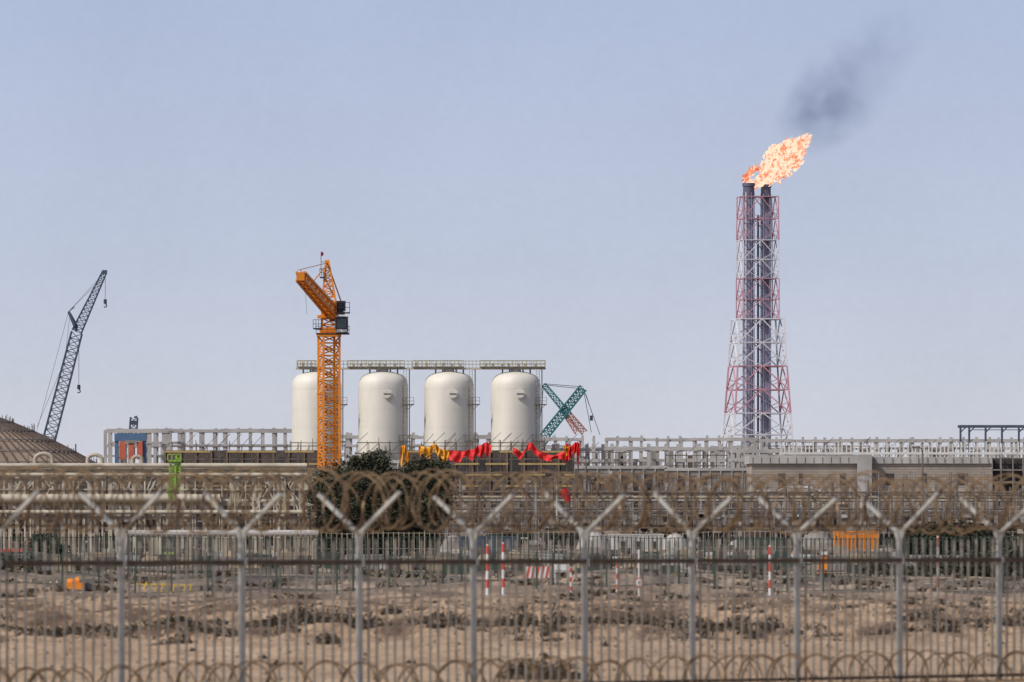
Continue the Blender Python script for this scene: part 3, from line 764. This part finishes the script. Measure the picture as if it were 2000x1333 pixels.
tarp("yellow_tarpaulin",[(1101,870),(1107,874),(1112,872)],16,1297,M_tarpy,6)
# windsock on mast
D=900; f=B(); x=PX(1088,D); f.tube((x,D,0),(x,D,PZ(950,D)),.09,1,8)
f.tube(q(1098,957),q(1106,968),.50,0,14,.44); f.tube(q(1106,968),q(1110,981),.44,0,14,.28); f.beam((x,D,PZ(955,D)),q(1098,957),.08,1)
f.make("windsock",[M_red,M_gal])
# street lamps
def lamp(px,pt,D,arm):
    f=B(); x=PX(px,D); z=PZ(pt,D); f.tube((x,D,0),(x,D,z-.6),.13,0,8,.08)
    pts=[(x,D,z-.6),(x+arm*.15,D,z-.15),(x+arm*.5,D,z),(x+arm,D,z)]
    f.path(pts,.06,0,6); f.box(x+arm-.35,x+arm+.35,D-.15,D+.15,z-.1,z+.08,0); f.make("street_lamp",[M_scaf])
lamp(1802,874,850,-.7); lamp(1145,893,900,-.5); lamp(875,905,950,.5); lamp(1322,935,900,.5)
# lime green boom lift
D=690; f=B()
f.lattice(q(335,975),q(338,900),.5,.5,8,.1,.06,0); f.lattice(q(345,960),q(348,892),.4,.4,7,.1,.06,0)
f.box(q(328,0).x,q(354,0).x,D-.5,D+.4,q(0,902).z,q(0,899).z,0)
for a in (328,336,345,354): f.beam(q(a,900,-.5),q(a,887,-.5),.07,0)
f.beam(q(328,888,-.5),q(354,888,-.5),.07,0); f.beam(q(334,975),q(350,905),.2,0); f.beam(q(350,975),q(340,1075),.22,1)
f.box(q(322,0).x,q(352,0).x,D-.7,D+.8,.4,1.3,0)
for a in (326,348):
    f.tube((q(a,0).x,D-.9,.4),(q(a,0).x,D-.6,.4),.4,1,14)
f.make("boom_lift",[M_lime,M_black])
# cabins, containers and small stuff
def cabin(name,D,x0,x1,yt,mats,dep=3,ribs=14,door=True):
    f=B(); xa,xb=PX(x0,D),PX(x1,D); z=PZ(yt,D)
    f.box(xa,xb,D,D+dep,.15,z,0); f.box(xa-.05,xb+.05,D-.05,D+dep+.05,z,z+.12,0)
    for i in range(ribs+1):
        u=xa+(xb-xa-.06)*i/ribs; f.box(u,u+.06,D-.04,D-.001,.2,z-.02,0)
    if door:
        for t in (.2,.5,.78): f.box(xa+(xb-xa)*t,xa+(xb-xa)*(t+.1),D-.06,D+.05,z-1.2,z-.5,1)
    f.box(xa,xb,D+.1,D+dep-.1,0,.15,1); f.make(name,mats)
cabin("portable_cabin",720,1190,1296,1046,[mat("cabin_panel",(.58,.58,.56),.6),M_dark])
cabin("shipping_container",800,1630,1672,1040,[M_orange,M_dark],3,10,False)
cabin("shipping_container",800,1676,1716,1040,[M_orange,M_dark],3,10,False)
cabin("shipping_container",780,1440,1530,1052,[M_green,M_dark],3,12,False)
cabin("shipping_container",800,900,1010,1050,[M_navy,M_dark],3,12,False)
f=B(); D=560; x=PX(1312,D); f.revolve(x,D,[(.5,gz(x,D)),(.5,1.5),(.42,1.65),(.12,1.75),(.1,1.85),(.01,1.86)],0,20); f.make("water_tank",[M_scafl],True)
f=B(); D=500; x=PX(1608,D); z=gz(x,D)
f.quadbox([(x-.35,D-.3,z),(x+.35,D-.3,z),(x+.35,D+.3,z),(x-.35,D+.3,z),(x-.2,D-.1,z+1.1),(x+.2,D-.1,z+1.1),(x+.2,D+.1,z+1.1),(x-.2,D+.1,z+1.1)],0); f.box(x-.25,x+.25,D-.2,D+.2,z+1.11,z+1.3,1)
f.make("plastic_barrier",[M_orange,M_white])
def pickup(D,px,bodym,w=5.0):
    f=B(); x=PX(px,D); z=gz(x,D)
    f.box(x-w/2,x+w/2,D-.9,D+.9,z+.45,z+.95,0)
    f.quadbox([(x-w*.12,D-.85,z+.951),(x+w*.28,D-.85,z+.951),(x+w*.28,D+.85,z+.951),(x-w*.12,D+.85,z+.951),(x-w*.05,D-.7,z+1.65),(x+w*.16,D-.7,z+1.65),(x+w*.16,D+.7,z+1.65),(x-w*.05,D+.7,z+1.65)],0)
    f.quadbox([(x-w*.08,D-.87,z+1.02),(x+w*.22,D-.87,z+1.02),(x+w*.22,D-.80,z+1.02),(x-w*.08,D-.80,z+1.02),(x-w*.03,D-.76,z+1.55),(x+w*.15,D-.76,z+1.55),(x+w*.15,D-.70,z+1.55),(x-w*.03,D-.70,z+1.55)],1)
    for a in (-.32,.32): f.tube((x+w*a,D-.95,z+.38),(x+w*a,D-.7,z+.38),.38,2,16); f.tube((x+w*a,D+.7,z+.38),(x+w*a,D+.95,z+.38),.38,2,16)
    f.make("pickup_truck",[bodym,M_glass,M_black])
pickup(700,60,M_redp)
f=B(); D=318; x=PX(150,D); z=gz(x,D)
f.box(x-.4,x+.3,D-.3,D+.3,z+.05,z+.28,0); f.tube((x-.35,D,z+.28),(x+.1,D,z+.36),.14,0,12); f.tube((x+.38,D-.2,z+.15),(x+.38,D+.2,z+.15),.15,1,12)
f.make("portable_generator",[M_orange,M_black])
f=B()
for i in range(10):
    a=270+i*11; D=335; x=PX(a,D); z=gz(x,D); f.beam((x,D,z),(x+.1,D,z+.3+random.uniform(0,.1)),.05,0)
f.beam((PX(265,335),335,gz(PX(300,335),335)+.3),(PX(375,335),335,gz(PX(300,335),335)+.25),.04,0)
f.make("low_yellow_barrier",[M_yell])
f=B()
for _ in range(720):
    D=random.uniform(480,860); a=random.uniform(-100,2100); x=PX(a,D); z=gz(x,D); w=random.uniform(.3,2.4); h=random.uniform(.2,1.1)
    t=random.choice((0,0,0,1,1,2,3,3,4,5,6))
    if random.random()<.5: f.box(x,x+w,D,D+w,z-.1,z+h,t)
    elif random.random()<.5: f.tube((x,D,z+h*.4),(x+w*1.6,D,z+h*.4),h*.3,t,8)
    else: f.quadbox([(x,D,z-.1),(x+w,D,z-.1),(x+w,D+w,z-.1),(x,D+w,z-.1)]+[(x+w*.4,D+w*.4,z+h),(x+w*.6,D+w*.4,z+h),(x+w*.6,D+w*.6,z+h),(x+w*.4,D+w*.6,z+h)],2)
f.make("construction_materials",[M_brown,M_concd,M_rock,M_scaf,M_conc,M_green,M_dark])
f=B()
for _ in range(60):
    D=random.uniform(820,930); a=random.uniform(860,2050); x=PX(a,D)
    r=random.uniform(.5,1.6); f.revolve(x,D,[(r*1.2,0),(r*1.1,r*.8),(r*.8,r*1.5),(r*.4,r*1.9),(.02,r*2)],random.choice((0,0,1)),12)
f.make("covered_material_stacks",[M_concd,M_conc])
for a,py,r in ((1560,950,44),(1600,962,32),(1490,958,24)):
    D=1000; f=B(); x=PX(a,D)
    f.lattice((x,D,0),(x,D,PZ(py+15,D)),2,2,6,.2,.1,1)
    V=[(PX(a+u*r/4,D),D+w*1.2,PZ(py+10-14*math.cos(u*.36)*random.uniform(.6,1.1)+abs(w)*3,D)) for w in (-1,0,1) for u in range(-4,5)]
    n0=len(f.v); f.v+=V
    for w in range(2):
        for u in range(8): f.f.append((n0+w*9+u,n0+w*9+u+1,n0+w*9+u+10,n0+w*9+u+9)); f.m.append(0)
    f.make("white_sheet_cover",[M_white,M_scaf])
# ---------------------------------------------------------------- sky & sun
w=bpy.data.worlds.new("World"); sc.world=w; w.use_nodes=True; nt=w.node_tree;N=nt.nodes;L=nt.links
bg=N["Background"]; bg.inputs[1].default_value=.1
sky=N.new("ShaderNodeTexSky"); sky.sky_type='NISHITA'; sky.sun_disc=False
el=math.radians(45); az=math.radians(234)
sky.sun_elevation=el; sky.sun_rotation=az; sky.dust_density=3; sky.air_density=1
tc=N.new("ShaderNodeTexCoord"); se=N.new("ShaderNodeSeparateXYZ"); L.new(tc.outputs["Generated"],se.inputs[0])
mr=N.new("ShaderNodeMapRange"); mr.inputs[1].default_value=0; mr.inputs[2].default_value=.0625; L.new(se.outputs[2],mr.inputs[0])
r=N.new("ShaderNodeValToRGB"); e=r.color_ramp.elements
e[0].position=.12; e[0].color=(6.15,6.3,6.95,1); e[1].position=1; e[1].color=(4.35,5.1,6.95,1)
e.new(.5).color=(5.1,5.65,6.95,1)
L.new(mr.outputs[0],r.inputs[0])
def wn(scale,lo,hi,det):
    ns=N.new("ShaderNodeTexNoise"); ns.inputs["Scale"].default_value=scale; ns.inputs["Detail"].default_value=det; L.new(tc.outputs["Generated"],ns.inputs["Vector"])
    k_=N.new("ShaderNodeMapRange"); k_.inputs[1].default_value=.3; k_.inputs[2].default_value=.7; k_.inputs[3].default_value=lo; k_.inputs[4].default_value=hi; L.new(ns.outputs["Fac"],k_.inputs[0]); return k_.outputs[0]
mm_=N.new("ShaderNodeMath"); mm_.operation='MULTIPLY'; L.new(wn(35,.975,1.025,3),mm_.inputs[0]); L.new(wn(900,.985,1.015,4),mm_.inputs[1])
ml=N.new("ShaderNodeVectorMath"); ml.operation='SCALE'; L.new(r.outputs[0],ml.inputs[0]); L.new(mm_.outputs[0],ml.inputs["Scale"])
mr2=N.new("ShaderNodeMapRange"); mr2.inputs[1].default_value=.07; mr2.inputs[2].default_value=.35; L.new(se.outputs[2],mr2.inputs[0])
mx=N.new("ShaderNodeMixRGB"); L.new(mr2.outputs[0],mx.inputs[0]); L.new(ml.outputs[0],mx.inputs[1]); L.new(sky.outputs[0],mx.inputs[2])
L.new(mx.outputs[0],bg.inputs[0])
sd=bpy.data.lights.new("sun",'SUN'); sd.energy=2.8; sd.angle=math.radians(3); sd.color=(1,.94,.86)
so=bpy.data.objects.new("sun",sd); sc.collection.objects.link(so)
dirv=Vector((math.sin(az)*math.cos(el),math.cos(az)*math.cos(el),math.sin(el)))
so.rotation_euler=dirv.to_track_quat('Z','Y').to_euler()
# ---------------------------------------------------------------- camera
cd=bpy.data.cameras.new("camera"); co=bpy.data.objects.new("camera",cd); sc.collection.objects.link(co)
co.location=(0,0,H); co.rotation_euler=(math.radians(90),0,0)
cd.sensor_width=36; cd.lens=300; cd.shift_y=(1040-666.5)/2000.0
cd.clip_start=1; cd.clip_end=40000
cd.dof.use_dof=True; cd.dof.focus_distance=1500; cd.dof.aperture_fstop=4.0
sc.camera=co
